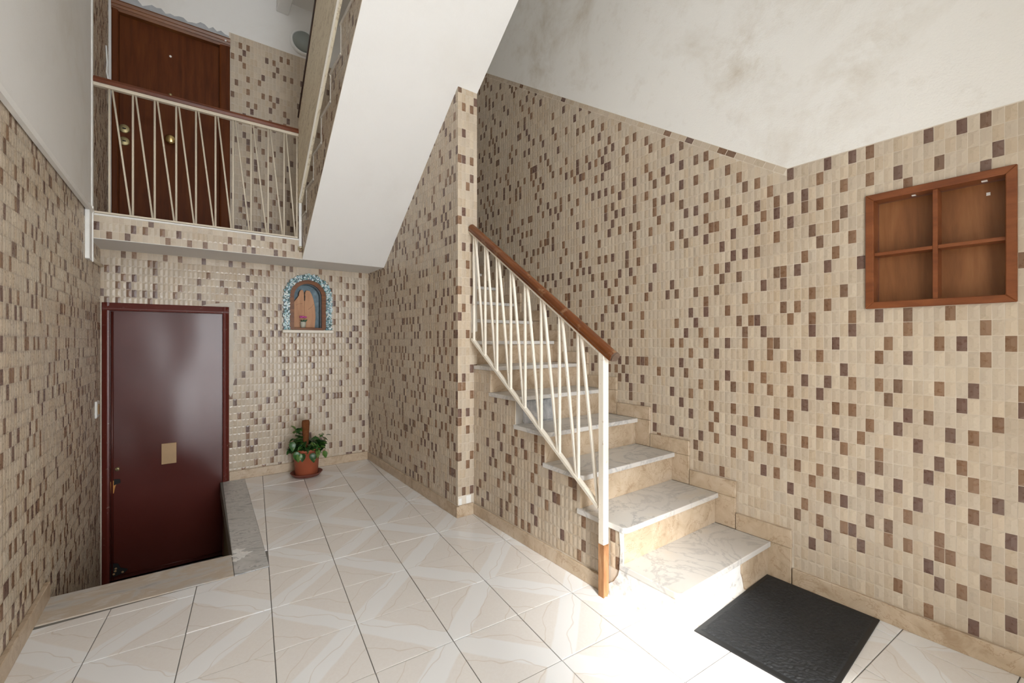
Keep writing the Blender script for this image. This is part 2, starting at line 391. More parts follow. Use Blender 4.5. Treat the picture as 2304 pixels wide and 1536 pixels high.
class Field:
    def __init__(s, parent, plane, at, normal, seed=1, limit=300, p=.175):
        """plane 'x' or 'y'; natural coordinate is y (plane x) or x (plane y)"""
        s.parent, s.plane, s.at, s.n = parent, plane, at, normal; s.full = []; s.cut = []
        s.r = random.Random(seed); s.limit = limit; s.p = p; s.done = {}
    def pos(s, u, z, d):
        return (s.at + s.n*d, u, z) if s.plane == 'x' else (u, s.at + s.n*d, z)
    def is_brown(s, k, n):
        if (k, n) not in s.done:
            near = sum(s.done.get(q, False) for q in ((k-1, n), (k+1, n), (k, n-1), (k, n+1)))
            s.done[(k, n)] = s.r.random() < s.p * (1.18 if near == 0 else .32)
        return s.done[(k, n)]
    def colour(s, brown): return s.r.choice(BROWNS if brown else CREAMS)
    def rectcell(s, k, n, u0, z0): s.full.append((u0 + CW/2, z0 + CH/2, s.colour(s.is_brown(k, n))))
    def cutcell(s, k, n, poly):
        if len(poly) > 2 and area2(poly) > CW*CH*.12: s.cut.append((poly, s.colour(s.is_brown(k, n))))
    def fill(s, u0, u1, z0, z1, ku=0.0, kz=0.0, clips=(), skip=None):
        """grid anchored at ku, kz over the box, cut by half planes"""
        k0, k1 = math.floor((u0-ku)/CW), math.ceil((u1-ku)/CW); n0, n1 = math.floor((z0-kz)/CH), math.ceil((z1-kz)/CH)
        lim = [lambda u, z: u-u0, lambda u, z: u1-u, lambda u, z: z-z0, lambda u, z: z1-z] + list(clips)
        for k in range(k0, k1):
            for n in range(n0, n1):
                a, b = ku + k*CW, kz + n*CH
                if skip and skip(a + CW/2, b + CH/2): continue
                poly = [(a, b), (a+CW, b), (a+CW, b+CH), (a, b+CH)]
                if all(min(f(*p) for p in poly) > -.0025 for f in lim): s.rectcell(k, n, a, b)
                else:
                    for f in lim:
                        poly = clip(poly, f)
                        if len(poly) < 3: break
                    s.cutcell(k, n, poly)
    def build(s):
        w, h = CW - 2*GAP, CH - 2*GAP
        du = Vector(s.pos(CW, 0, 0)) - Vector(s.pos(0, 0, 0)); dz = Vector((0, 0, CH))
        rank = sorted(s.full, key=lambda c: -seen_area(Vector(s.pos(c[0], c[1], 0)), du, dz))
        one = rank[:s.limit]; rest = rank[s.limit:]
        rz = {('x', -1): math.pi/2, ('x', 1): -math.pi/2, ('y', -1): math.pi, ('y', 1): 0.0}[(s.plane, s.n)]
        for u, z, c in one:
            o = bpy.data.objects.new('tile', shared_piece(c, w, h)); COL.objects.link(o); o.parent = s.parent
            if s.parent.type == 'EMPTY' or s.parent.parent: o.matrix_parent_inverse = Matrix.Identity(4)
            base = Vector(s.pos(u, z, 0)) * S - (s.parent.location if not s.parent.parent else Vector((0, 0, 0)))
            o.location = base; o.rotation_euler = (s.r.uniform(-.012, .012), s.r.uniform(-.006, .006), rz + s.r.uniform(-.02, .02))
        vs, fs, cols = [], [], []
        e = (0, 1, 0) if s.plane == 'x' else (1, 0, 0)
        flip = Vector(e).cross(Vector((0, 0, 1))).dot(Vector((s.n, 0, 0) if s.plane == 'x' else (0, s.n, 0))) < 0
        pv, pf = hip(w, h)
        for u, z, c in rest:
            o = len(vs); t1, t2 = s.r.uniform(-.02, .02), s.r.uniform(-.012, .012)
            for a, b, d in pv: vs.append(s.pos(u+a, z+b, d + (0 if d == 0 else a*t1 + b*t2)))
            fs += [tuple(i+o for i in (q[::-1] if flip else q)) for q in pf]; cols += [c]*len(pv)
        for poly, c in s.cut:
            gx = sum(p[0] for p in poly)/len(poly); gz = sum(p[1] for p in poly)/len(poly); o = len(vs); m = len(poly)
            sg = sum(p[0]*q[1]-q[0]*p[1] for p, q in zip(poly, poly[1:]+poly[:1]))
            if sg < 0: poly = poly[::-1]
            sh = [(gx+(a-gx)*.95, gz+(b-gz)*.96) for a, b in poly]
            vs += [s.pos(a, b, 0) for a, b in sh] + [s.pos(a, b, LIP) for a, b in sh] + [s.pos(gx, gz, LIP*1.6)]
            for i in range(m):
                j = (i+1) % m
                for q in ((o+i, o+j, o+m+j, o+m+i), (o+m+i, o+m+j, o+2*m)): fs.append(q[::-1] if flip else q)
            cols += [c]*(2*m+1)
        if vs:
            ob = obj('tile_field', vs, fs, TILE, None); tinted(ob.data, cols); ob['kind'] = 'stuff'
            ob.parent = s.parent
            if s.parent.type == 'EMPTY': ob.matrix_parent_inverse = Matrix.Translation(s.parent.location).inverted()

# ================================================================ THE SETTING
# ---- right wall with the letter-rack recess
MB = (.168, .519, 1.126, 1.526)
wall_r = struct(sheet('wall_right', [rect(FRONT, YD, -.02, ZC), rect(*MB)], 'x', XR, PLASTER, thick=.13, outward=1))
# grout bed under the mosaic
bed = sheet('grout_bed', [[(FRONT, .0), (YD, .0), (YD, dado(3.6)), (3.6, dado(3.6)), (.791, 1.722), (FRONT, 1.722)], rect(MB[0]-.001, MB[1]+.001, MB[2]-.001, MB[3]+.001)], 'x', XR - .0005, GROUT, wall_r)
fr = Field(wall_r, 'x', XR - .0006, -1, seed=11, p=.19)
READ = {-9:(9,10,14,15,23),-8:(1,4,6,18),-7:(8,13,30),-6:(3,5,17,19,29,32),-5:(0,7,9,12,15),-4:(2,10,14,18,32),-3:(4,8,12,20),-2:(2,4,5,10,15,18,30),-1:(0,3,9,13,32),0:(7,11),1:(4,6,13,17,19,20,29),2:(1,8,12,15,30),3:(4,5,14,18),4:(7,9,10,15,17,20),5:(5,12,30,32),6:(3,8,11,24),7:(4,13,15,19,20,26,32),8:(4,6,10,16,22,28,30),9:(8,11,13,18,25,27),10:(3,6,15,21,24,32),11:(4,8,11,14,17,26,29,31),12:(2,7,19,20,22,27),13:(5,10,13,15,25,29,30),14:(4,8,17,21,24),15:(6,12,14,19,23,28,30,32),16:(9,10,16),17:(7,12,18,25,27,29,30),18:(9,14,17,18,31),19:(7,10,15,29),20:(12,26,28,30,32),21:(8,14,16),22:(9,11,18,26,29,32),23:(30,33),24:(8,10,12,14,26,28),25:(15,18,31,34),26:(6,27),27:(9,11,14,17,29,32),28:(10,12,29,35),29:(18,28,30,32,36),30:(7,9,14,16),31:(8,29,31,34,36),32:(11,13,17),33:(15,28,31),34:(9,12,16,18,29,32,34,36,38),36:(10,13,15,18,28,30,33,37),37:(35,),38:(33,36,39),39:(40,)}
for k in range(-9, 39):                       # brown pieces read off the photograph; the rest of the wall is scattered alike
    for n in range(0, 41):
        if k <= 14 or n <= 18 or n >= 26: fr.done[(k, n)] = n in READ.get(k, ())
def skirt_top(y):
    n = 0
    while n < NT and y > nose(n+1) - .08: n += 1
    return .066 if n == 0 else tz(n) + .072
KY, KZ = .371, .0659
def r_skip(y, z): return z + CH*.5 < skirt_top(y) or (MB[0]-.004 < y < MB[1]+.004 and MB[2]-.004 < z < MB[3]+.004)
fr.fill(FRONT+.35, .791, .0659, 1.7195, KY, KZ, skip=r_skip)
cs = math.cos(math.atan(.6665))
fr.fill(.791, 3.55, .0659, 3.9, KY, KZ, clips=[lambda y, z: dado(max(y, .791)) - .0335 - z if y >= .79 else 1.0], skip=r_skip)
# row of pieces laid along the rising top edge
L = (3.6 - .791) / cs; nb = int(L / CH)
for i in range(nb):
    u0, u1 = i*CH + GAP, (i+1)*CH - GAP
    def q(s_, t): return (.791 + s_*cs + t*math.sin(math.atan(.6665)), 1.722 + s_*math.sin(math.atan(.6665)) - t*cs)
    fr.cut.append(([q(u0, .0010), q(u1, .0010), q(u1, .0262), q(u0, .0262)], fr.r.choice(BROWNS if fr.r.random() < .15 else CREAMS)))
fr.build()

# ---- back wall (basement door and shrine openings)
LD = (-.414, .190, PITZ, 1.200)                # basement door leaf opening
NC, NR, NSP, NBZ = .748, .131, 1.352, 1.092    # shrine arch
def arch(r, base=NBZ, n=22, cx=NC, sp=NSP): return [(cx - r, base), (cx + r, base)] + [(cx + r*math.cos(math.pi*i/n), sp + r*math.sin(math.pi*i/n)) for i in range(n+1)]
wall_b = struct(sheet('wall_back', [[(XL, PITZ-.02), (XM1, PITZ-.02), (XM1, ZS+.02), (XL, ZS+.02)], rect(LD[0], LD[1], LD[2], LD[3]), arch(NR)], 'y', YB, GROUT, thick=.10, outward=1))
fb = Field(wall_b, 'y', YB - .0005, -1, seed=23)
def b_skip(x, z):
    if -.435 < x < .228 and z < 1.245 + CH*.1: return True
    if x < -.43 and z < 1.2: return True
    if abs(x - NC) < .165 and 1.08 < z < NSP: return True
    return math.hypot(x-NC, z-NSP) < .165 and z >= NSP
fb.fill(XL, XM0, PITZ, ZS, -.4378, 1.5854 - 40*.0501, skip=lambda x, z: b_skip(x, z) or (x > .226 and z < .045))
fb.build()
rr0 = random.Random(8)
prism('plaster_fill', [(.2245, .62), (.236, .60), (.250, .64)] + [(.250 + rr0.uniform(-.006, .010), .68 + .05*i) for i in range(11)] + [(.262, 1.24), (.256, 1.285), (.20, 1.276), (.10, 1.262), (.06, 1.247), (.2245, 1.247)], 'y', YB-.0042, YB-.0004, PLASTERFILL, wall_b)

# ---- left wall
wall_l = struct(sheet('wall_left', [[(FRONT, -.02), (2.3, -.02), (2.3, PITZ-.02), (YB+.1, PITZ-.02), (YB+.1, ZS), (YD+.1, ZS), (YD+.1, ZC), (FRONT, ZC)]], 'x', XL, GROUT, thick=.12, outward=-1))
fl = Field(wall_l, 'x', XL + .0005, 1, seed=37, p=.20)
fl.fill(FRONT+.5, 2.44, .066, 1.716, .02, .0659)
fl.fill(2.44, YB, PITZ, 1.716, .02, .0659, skip=lambda y, z: y > 3.36 and z > ZS - .01)
fl.fill(YF+.03, YD, ZL, 3.42, .02, .0659)
fl.build()
pl = sheet('plaster_coat', [rect(FRONT, 3.352, 1.72, ZC)], 'x', XL, PLASTER_L, wall_l, thick=.012, outward=1)
sweep('plaster_ledge', [(-.004, -.014), (.012, -.014), (.016, .004), (-.004, .010)], (XL+.010, FRONT, 1.722), (XL+.010, 3.345, 1.722), WHITEPAINT, wall_l)
box('corner_bead', XL-.002, XL+.018, 3.340, 3.372, 1.73, ZC, WHITEPAINT, wall_l, .003)

# ---- spine wall between the two flights
top = [(YM, -.01), (YB+.02, -.01), (YB+.02, ZS), (YF, ZS), (YM, soffit(YM) + .002)]
wall_m = struct(prism('wall_spine', top, 'x', XM0, XM1, GROUT))
fm = Field(wall_m, 'x', XM0 - .0005, -1, seed=41, p=.20)
fm.fill(YM, YF, .062, 2.6, YM, .0659, clips=[lambda y, z: soffit(y) - z])
fm.fill(YF, YB, .062, ZS, YM, .0659); fm.build()
fe = Field(wall_m, 'y', YM - .0005, -1, seed=48, p=.16)
fe.fill(XM0, XM1, .066, soffit(YM) + .01, XM0 - .002, .0659, skip=lambda x, z: z < .11 and x < 1.33); fe.build()
for a, b, c_, d in ((XM0+.004, XM0+.024, .066, .105), (XM0+.052, XM0+.085, .066, .112)):
    box('cement_smear', a, b, YM-.004, YM, c_, d, WHITEPAINT, wall_m, .0015)
PT = [(1.315, 1.05), (1.352, 1.06), (1.350, 1.28), (1.357, 1.60), (1.325, 1.61), (1.318, 1.44), (1.328, 1.30), (1.314, 1.18)]
prism('plaster_scar', PT, 'y', YM-.0085, YM-.001, WHITEPAINT, wall_m)

# ---- upper landing wall with the flat door
UD = (-.405, .187, ZL, 3.300)
wall_d = struct(sheet('wall_landing', [[(XL-.1, ZS), (XR+.1, ZS), (XR+.1, ZC2+.1), (XL-.1, ZC2+.1)], rect(*UD)], 'y', YD, PLASTER_L, thick=.11, outward=1))
bed = sheet('grout_bed', [[(.245, ZL), (XR, ZL), (XR, 3.425), (.245, 3.425)]], 'y', YD - .0005, GROUT, wall_d)
fd = Field(wall_d, 'y', YD - .0008, -1, seed=53)
fd.fill(.252, 1.30, ZL, 3.423, .255, 3.423 - 40*CH); fd.build()
rr = random.Random(5)                          # unpainted strip left round the door head
up = [(.245, 3.368)] + [(-.43, 3.368)] + [(-.43 + .6745*i/26, 3.368 + .035 + rr.uniform(-.012, .022)) for i in range(27)]
prism('bare_cement_strip', up, 'y', YD-.003, YD, CEMENT, wall_d)

# ---- street wall behind the camera, with its door and window openings
wall_f = struct(sheet('wall_front', [rect(XL-.12, XR+.13, -.02, ZC), rect(DOOR_X0, DOOR_X1, 0.0, DOOR_Z), rect(*WIN)], 'y', FRONT, PLASTER, thick=REVEAL, outward=-1))
sun_blocker = struct(box('sun_blocker_slab', XL-.5, XR+.5, FRONT-REVEAL-3.2, FRONT-REVEAL, 4.30, 4.42, CONCRETE))  # unseen slab added outside to keep direct sun out of the stair window
ceil = struct(sheet('ceiling', [rect(XL-.12, XR+.13, FRONT-REVEAL, YF)], 'z', ZC, SOFFIT, thick=.1, outward=1))
ceil2 = struct(prism('ceiling_landing', rect(YF, YD+.1, ZC2, ZC+.1), 'x', XL-.12, XR+.13, SOFFIT))
trim1 = struct(box('trim_1', .575, .665, YF+.02, YD, 3.735, ZC2, SOFFIT, None, .004))

# ---- floor: base, one object per tile, marble kerb of the basement steps
def in_pit(x, y): return x < .165 and y > 2.43
base = struct(sheet('floor', [[(XL, FRONT-REVEAL), (XR, FRONT-REVEAL), (XR, YB), (.172, YB), (.158, 2.44), (XL, 2.44)]], 'z', -.0032, FLOORGROUT, thick=.10, outward=-1))
FO, FI, FJ = Vector((.504, 1.84)), Vector((.2583, -.0145)), Vector((.0268, .2655))
FG = .0022
def fl_tile(i, j, poly, par):
    vs = []; m = len(poly)
    if area2(poly) < .0006: return
    sg = sum(p[0]*q[1]-q[0]*p[1] for p, q in zip(poly, poly[1:]+poly[:1]))
    if sg < 0: poly = poly[::-1]
    g = Vector((sum(p[0] for p in poly)/m, sum(p[1] for p in poly)/m))
    ins = []
    for p in poly:
        d = Vector(p) - g; ins.append(g + d * (1 - .0020 / max(d.length, .02)))
    dz = rr.uniform(-.0008, .0008)
    verts = [(p.x if hasattr(p, 'x') else p[0], p.y if hasattr(p, 'y') else p[1], -.0031) for p in map(Vector, poly)] + [(p[0], p[1], -.0004+dz) for p in poly] + [(p.x, p.y, dz) for p in ins]
    fs = [tuple(range(2*m, 3*m))]
    for a in range(m):
        b = (a+1) % m; fs += [(a, b, m+b, m+a), (m+a, m+b, 2*m+b, 2*m+a)]
    o = obj('floor_tile', verts, fs, FLOOR, par)
    uvl = o.data.uv_layers.new(name='UVMap'); det = FI.x*FJ.y - FI.y*FJ.x
    for lp in o.data.loops:
        p = Vector(verts[lp.vertex_index][:2]) - FO - FI*i - FJ*j
        u = (p.x*FJ.y - p.y*FJ.x)/det; v = (FI.x*p.y - FI.y*p.x)/det
        uvl.data[lp.index].uv = (u, v) if (i + j) % 2 else (1-u, v)
mline = lambda y: .284 + .0245*(y - 2.21)
for i in range(-6, 9):
    for j in range(-13, 9):
        c = [FO + FI*i + FJ*j, FO + FI*(i+1) + FJ*j, FO + FI*(i+1) + FJ*(j+1), FO + FI*i + FJ*(j+1)]
        g = sum(c, Vector((0, 0)))/4
        poly = [tuple(p + (g-p).normalized()*FG) for p in c]
        lim = [lambda x, y: x-XL, lambda x, y: XR-x, lambda x, y: y-(FRONT-.0), lambda x, y: YB-y]
        for f in lim:
            poly = clip(poly, f)
            if len(poly) < 3: break
        if len(poly) < 3: continue
        if g.x > XM0+.25 and g.y > 1.05: continue
        if i >= -1:
            if i == -1 and min(p[1] for p in poly) > 2.3 or i > -1:
                a = clip(poly, lambda x, y: x - mline(y)) if max(p[1] for p in poly) > 2.2 else poly
                if len(a) > 2: fl_tile(i, j, a, base)
                continue
        a = clip(poly, lambda x, y: 2.2055 - y)
        if len(a) > 2: fl_tile(i, j, a, base)
        a = clip(clip(poly, lambda x, y: y - 2.2085), lambda x, y: x - mline(y)) if max(p[1] for p in poly) > 2.22 else []
        if len(a) > 2: fl_tile(i, j, a, base)
prism('marble_kerb', [(XL, 2.447), (.156, 2.432), (.1505, 2.2085), (XL, 2.2315)], 'z', -.03, .0015, BORDER_W, base, .0012)
prism('marble_kerb', [(.1585, 2.431), (.187, YB), (.3205, YB), (.2835, 2.2115), (.1525, 2.2085)], 'z', -.03, .0015, BORDER_G, base, .0012)
for _n, (ax, ay, ar) in enumerate(((.192, 2.405, .030), (.180, 2.46, .020), (.168, 2.36, .013))):
    _p = [(ax + ar*(1+.35*math.sin(3*t+_n)+.2*math.sin(7*t))*math.cos(t)*1.2, ay + ar*(1+.3*math.cos(4*t)+.2*math.sin(9*t+_n))*math.sin(t)) for t in [k*math.pi/14 for k in range(28)]]
    prism('mortar_patch', [(max(p[0], .161 + .0223*(p[1]-2.431) if p[1] > 2.431 else .154), p[1]) for p in _p], 'z', .0014, .0022, PATCH, base)
# basement steps and the sides of their well
pit = struct(box('floor_basement', XL, .19, 2.44, YB+.1, PITZ-.06, PITZ, CONCRETE))
for k in range(3): box('basement_step', XL, .158, 2.44 + .19*k, 2.44 + .19*(k+1), PITZ, -.1325*(k+1), CONCRETE, pit)
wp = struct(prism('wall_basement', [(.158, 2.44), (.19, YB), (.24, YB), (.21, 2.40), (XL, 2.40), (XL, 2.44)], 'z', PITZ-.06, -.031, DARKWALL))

# ---- skirtings
bl = struct(box('baseboard_left', XL, XL+.016, FRONT, 2.44, 0, .066, STONE, None, .002))
bb = struct(box('baseboard_back', .226, XM0, YB-.015, YB, 0, .066, STONE, None, .002))
bm_ = struct(box('baseboard_spine', XM0-.014, XM0, YM-.013, YB-.015, 0, .062, STONE, None, .002))
box('skirting_slab', XM0-.0005, 1.326, YM-.013, YM, 0, .066, STONE, bm_, .002)
br = struct(box('baseboard_right', XR-.015, XR, FRONT, .768, 0, .066, STONE, None, .002))
for n in range(1, NT+1):
    y0, y1 = nose(n) - .08, (nose(n+1) - .081)
    box('skirting_slab', XR-.015 - rr.uniform(0, .002), XR, y0 + .001, y1, tz(n), tz(n)+.072 + rr.uniform(-.002, .002), STONE, br, .002)
    zlo = 0 if n == 1 else tz(n-1)
    box('skirting_slab', XR-.0135, XR, y0 + .003, nose(n)+.02, zlo, tz(n)-.0015, STONE, br, .002)

# ---- landing slab
land = struct(prism('floor_landing', rect(YF, YD, ZS, ZL), 'x', XL, XR, SOFFIT))
prism('landing_edge', rect(YF-.006, YF+.03, ZL-.007, ZL+.004), 'x', XL, .640, WHITEPAINT, land, .003)
prism('grout_bed', rect(YF-.0006, YF, ZS+.003, ZL-.007), 'x', XL, .637, GROUT, land)
ff = Field(land, 'y', YF - .0008, -1, seed=61)
ff.fill(XL+.012, .637, ZS+.003, ZL-.008, -.438, ZS + .003 - CH*.12); ff.build()

# ================================================================ STAIRCASES
st = empty('staircase', (1.67, 1.2, 0))
tag(st, 'grey marble staircase climbing along the tiled right wall, mosaic on its open side', 'stairs')
XS = 1.335                                     # open side of the flight
prof = [(nose(1)+.02, 0.0)]
for n in range(1, NT+1): prof += [(nose(n)+.02, tz(n)-.022), (nose(n+1)+.02 if n < NT else YF, tz(n)-.022)]
prof += [(YF, ZS), (2.0, .55), (1.8, 0.0)]
adopt(prism('core', prof, 'x', XM1+.0005, XR-.006, CONCRETE), st)
for n in range(1, NT):
    xl = XS - (.010 if n < 3 else .006)
    if nose(n) > YM - .05: xl = XM1
    # tread slab with a rounded outer corner
    y0, y1, r = nose(n), nose(n+1)+.03, .022
    if n == 6: xl = XS - .006
    xl2 = XM1 if y1 > YM and xl < XM1 else xl
    pts = [(XR-.014, y0), (xl + r, y0)] + [(xl + r - r*math.sin(a), y0 + r - r*math.cos(a)) for a in (.4, .8, 1.2, 1.571)]
    pts += ([(xl, y1)] if xl2 == xl else [(xl, YM-.004), (XM1, YM-.004), (XM1, y1)]) + [(XR-.014, y1)]
    adopt(prism('tread', pts, 'z', tz(n)-.022, tz(n), MARBLE, None, .0028, 2), st)
    z0 = 0.0 if n == 1 else tz(n-1)
    xa = XS+.001 if nose(n) < YM - .03 else XM1
    if n == 1:
        adopt(prism('riser', [(1.80, 0), (XR-.0135, 0), (XR-.0135, tz(1)-.024), (1.772, tz(1)-.024), (1.772, .075), (1.785, .05)], 'y', nose(1)+.012, nose(1)+.022, STONE, None, .001), st)
        o = adopt(prism('broken_riser', [(XS+.001, 0), (1.799, 0), (1.784, .05), (1.771, .075), (1.771, tz(1)-.022), (XS+.001, tz(1)-.022)], 'y', nose(1)+.019, nose(1)+.022, PATCH), st); o['label'] = 'crumbling white plaster where the riser slab is missing'
    elif n == 5:
        o = adopt(box('riser', XS+.05, 1.60, nose(n)+.014, nose(n)+.024, z0, tz(n)-.022, REPAIR, None, .008), st); o['label'] = 'grey cement repair in place of the stone riser'
        adopt(box('riser', 1.601, XR-.014, nose(n)+.016, nose(n)+.024, z0, tz(n)-.022, STONE, None, .001), st)
    else:
        cut = (XR - .014) - rr.choice((.0, .32, .40))
        adopt(box('riser', xa, min(cut, XR-.014) - .0008, nose(n)+.016, nose(n)+.024, z0, tz(n)-.022, STONE, None, .0012), st)
        if cut < XR-.02: adopt(box('riser', cut, XR-.014, nose(n)+.0165, nose(n)+.024, z0, tz(n)-.022, STONE, None, .0012), st)
adopt(box('riser', XM1, XR-.014, nose(NT)+.016, nose(NT)+.024, tz(NT-1), tz(NT)-.002, STONE, None, .001), st)
# open side of the flight: mosaic over grout
sp = [(nose(1)+.02, 0)]
for n in range(1, 7): sp += [(nose(n)+.02, tz(n)-.022), (min(nose(n+1)+.02, YM), tz(n)-.022)]
sp = [p for i, p in enumerate(sp) if i == 0 or p != sp[i-1]] + [(YM, 0)]
adopt(prism('core', [(min(a, YM-.001), b) for a, b in sp], 'x', XS+.0045, XM1, CONCRETE), st)
side = adopt(prism('side_wall', sp, 'x', XS, XS+.004, GROUT), st)
fs_ = Field(side, 'x', XS - .0005, -1, seed=71, p=.15)
def side_top(y):
    n = 0
    while n < 12 and y >= nose(n+1) + .02: n += 1
    return tz(n) - .023 if n else 0.0
for k in range(0, 60):
    a = YM - (k+1)*CW
    if a < nose(1)+.17: break
    for n in range(0, 24):
        b = .0659 + n*CH - .001
        if a < 1.19 and b < .11: continue
        t0, t1 = side_top(a+.0005), side_top(a+CW-.0005)
        if b + CH <= t0 + .004: fs_.rectcell(k, n, a, b)
        elif t0 == t1:
            if b < t0 - .006: fs_.cutcell(k, n, [(a, b), (a+CW, b), (a+CW, t0), (a, t0)])
        else:
            m_ = math.floor
            for nn in range(1, 7):
                yy = nose(nn) + .02
                if a < yy < a + CW:
                    if b + CH <= t1 + .004: fs_.cutcell(k, n, [(yy, b), (a+CW, b), (a+CW, b+CH), (yy, b+CH)])
                    elif b < t1 - .006: fs_.cutcell(k, n, [(yy, b), (a+CW, b), (a+CW, t1), (yy, t1)])
                    if b < t0 - .006: fs_.cutcell(k, n, [(a, b), (yy, b), (yy, t0), (a, t0)])
fs_.build()
# crumbling plaster and skirting at the foot of the open side
ed = [(nose(1)+.021, 0)]; m = 15
o = adopt(prism('crumbling_plaster', [(nose(1)+.021, 0), (1.18, 0), (1.168, .045), (1.14, .066), (1.118, .10), (1.112, .1255), (nose(1)+.021, .1255)], 'x', XS-.005, XS+.001, PATCH, None), st)
adopt(prism('crumbling_plaster', [(1.095, .1255), (1.112, .1255), (1.108, .20), (1.113, .268), (1.095, .268)], 'x', XS-.005, XS+.001, PATCH, None), st)
adopt(box('skirting_slab', XS-.013, XS, 1.19, YM-.013, 0, .062, STONE, None, .002), st)

# ---- second flight, over the lobby
s2 = empty('staircase', (1.0, YF, ZL))
tag(s2, 'upper flight seen from below, broad white plastered underside rising from the landing', 'stairs')
X20, X21 = .637, XM1
G2, R2 = .2105, .1555
YT = .85
pp = [(YF, ZS), (YT, soffit(YT)), (YT, soffit(YT) + .35)]
zz = []
y, z = YF + .055, ZL
n = 0
while y - G2 > YT:
    z += R2; zz += [(y, z), (y - G2, z)]; y -= G2
pp += [p for p in reversed(zz)] + [(YF + .055, ZL + .001), (YF, ZL + .001)]
adopt(prism('core', pp, 'x', X20+.001, X21, SOFFIT), s2)
sidep = [(YF, ZS+.002), (YT, soffit(YT)+.002), (YT, soffit(YT) + .35)] + [p for p in reversed(zz)] + [(YF + .055, ZL), (YF, ZL)]
side2 = adopt(prism('side_facing', sidep, 'x', X20-.0005, X20+.001, GROUT), s2)
f2 = Field(side2, 'x', X20 - .001, -1, seed=83, limit=150)
def top2(y_):
    for (ya, za), (yb, zb) in zip(zz[0::2], zz[1::2]):
        if yb <= y_ <= ya: return za
    return ZL
def s2_fill():
    for k in range(0, 100):
        a = YF - (k+1)*CW
        if a < 1.6: break
        for n_ in range(0, 50):
            b = ZS + n_*CH
            t = min(top2(a+.002), top2(a+CW-.002))
            poly = [(a, b), (a+CW, b), (a+CW, min(b+CH, t)), (a, min(b+CH, t))]
            if b > t - .01: continue
            lo = lambda y_, z_: z_ - soffit(y_) - .003
            if min(lo(*p) for p in poly) > 0 and b + CH <= t: f2.rectcell(k, n_, a, b)
            else: f2.cutcell(k, n_, clip(poly, lo))
s2_fill(); f2.build()
for (ya, za), (yb, zb) in list(zip(zz[0::2], zz[1::2]))[:9]:
    adopt(box('tread', X20-.008, X21, yb-.004, ya+.014, za-.001, za+.014, STEPEDGE, None, .003), s2)
    adopt(box('step_trim', X20-.006, X20+.002, ya-.005, ya+.002, za-R2+.014, za-.001, STEPEDGE, None, .0015), s2)

# ---- skirting beading under the landing on the left wall, cable duct
o = tube('cable_cover', [(XL+.006, YF+.01, 1.475), (XL+.007, YF+.12, 1.465), (XL+.007, YF+.24, 1.47), (XL+.006, YB-.004, 1.475)], .011, RAILPAINT2)
tag(o, 'cream cable cover running along the tiled left wall under the landing', 'cable cover')
dk = box('cable_duct', XL, XL+.020, 3.235, 3.335, 1.445, 1.745, PLASTIC, None, .003)
tag(dk, 'white plastic cable duct ending on the tiled left wall beside the landing', 'cable duct')
sweep('cover_strip', [(-.004, 0), (.004, 0), (.004, .006), (-.004, .006)], (XL+.019, 3.315, 1.44), (XL+.019, 3.315, 1.745), WHITEPAINT, dk, up=(1, 0, 0))
wp_ = box('wall_plate', XL, XL+.012, 3.53, 3.62, .545, .645, PLASTIC, None, .004)
tag(wp_, 'small white switch plate on the left wall beside the oxblood door', 'wall plate')
box('rocker', XL+.011, XL+.016, 3.555, 3.595, .565, .625, PLATE, wp_, .002)

# ================================================================ DOORS
d1 = empty('door_1', (-.1, YB, PITZ)); struct(d1)
d1['label'] = 'oxblood metal basement door below floor level'
leaf = []
nx, nz = 22, 54
vs, fs = [], []
for a in range(nx+1):
    for b in range(nz+1):
        x = LD[0] + .004 + (LD[1]-LD[0]-.008)*a/nx; z = LD[2] + .006 + (LD[3]-LD[2]-.010)*b/nz
        u = a/nx; w = b/nz
        dep = .0035*math.sin(u*math.pi)*math.sin(w*math.pi*1.0) + .0022*math.sin(5*u+3*w) * math.sin(7*w+1) * math.sin(math.pi*u)
        vs.append((x, YB + .012 - dep, z))
for a in range(nx):
    for b in range(nz): fs.append((a*(nz+1)+b, (a+1)*(nz+1)+b, (a+1)*(nz+1)+b+1, a*(nz+1)+b+1))
lf = adopt(obj('leaf', vs, fs, REDDOOR, None, True), d1)
adopt(box('leaf_core', LD[0]+.004, LD[1]-.004, YB+.014, YB+.05, LD[2]+.006, LD[3]-.004, REDDOOR), d1)
adopt(prism('frame_post', [(LD[1]-.004, YB+.02), (LD[1]-.004, YB-.018), (LD[1]+.010, YB-.022), (LD[1]+.034, YB-.010), (LD[1]+.034, YB)], 'z', PITZ, 1.2465, REDFRAME, None, .0015), d1)
adopt(prism('frame_post', [(LD[0]+.004, YB+.02), (LD[0]+.004, YB-.016), (LD[0]-.008, YB-.018), (XL+.008, YB-.008), (XL+.008, YB)], 'z', PITZ, 1.2465, REDFRAME, None, .0015), d1)
adopt(prism('frame_head', [(YB+.02, LD[3]-.004), (YB-.018, LD[3]-.004), (YB-.022, LD[3]+.008), (YB-.010, 1.2465), (YB, 1.2465)], 'x', XL+.010, LD[1]+.034, REDFRAME, None, .0015), d1)
adopt(rod('edge_bead', (LD[0]+.014, YB+.006, PITZ+.01), (LD[0]+.014, YB+.006, LD[3]-.01), .0065, REDDOOR), d1)
adopt(rod('bottom_bead', (LD[0]+.014, YB+.006, PITZ+.032), (LD[1]-.006, YB+.006, PITZ+.032), .004, REDDOOR), d1)
o = adopt(box('push_plate', -.155, -.075, YB-.001, YB+.010, .178, .316, PLATE, None, .002), d1); o['label'] = 'square tan plate'
adopt(lathe('lock_cylinder', [(0, -.010), (.010, -.010), (.012, -.006), (.012, .008)], (-.375, YB+.008, .185), OLDBRASS, None, 16, 'y'), d1)
adopt(box('keyway', -.377, -.373, YB-.004, YB-.001, .178, .192, BLACK), d1)
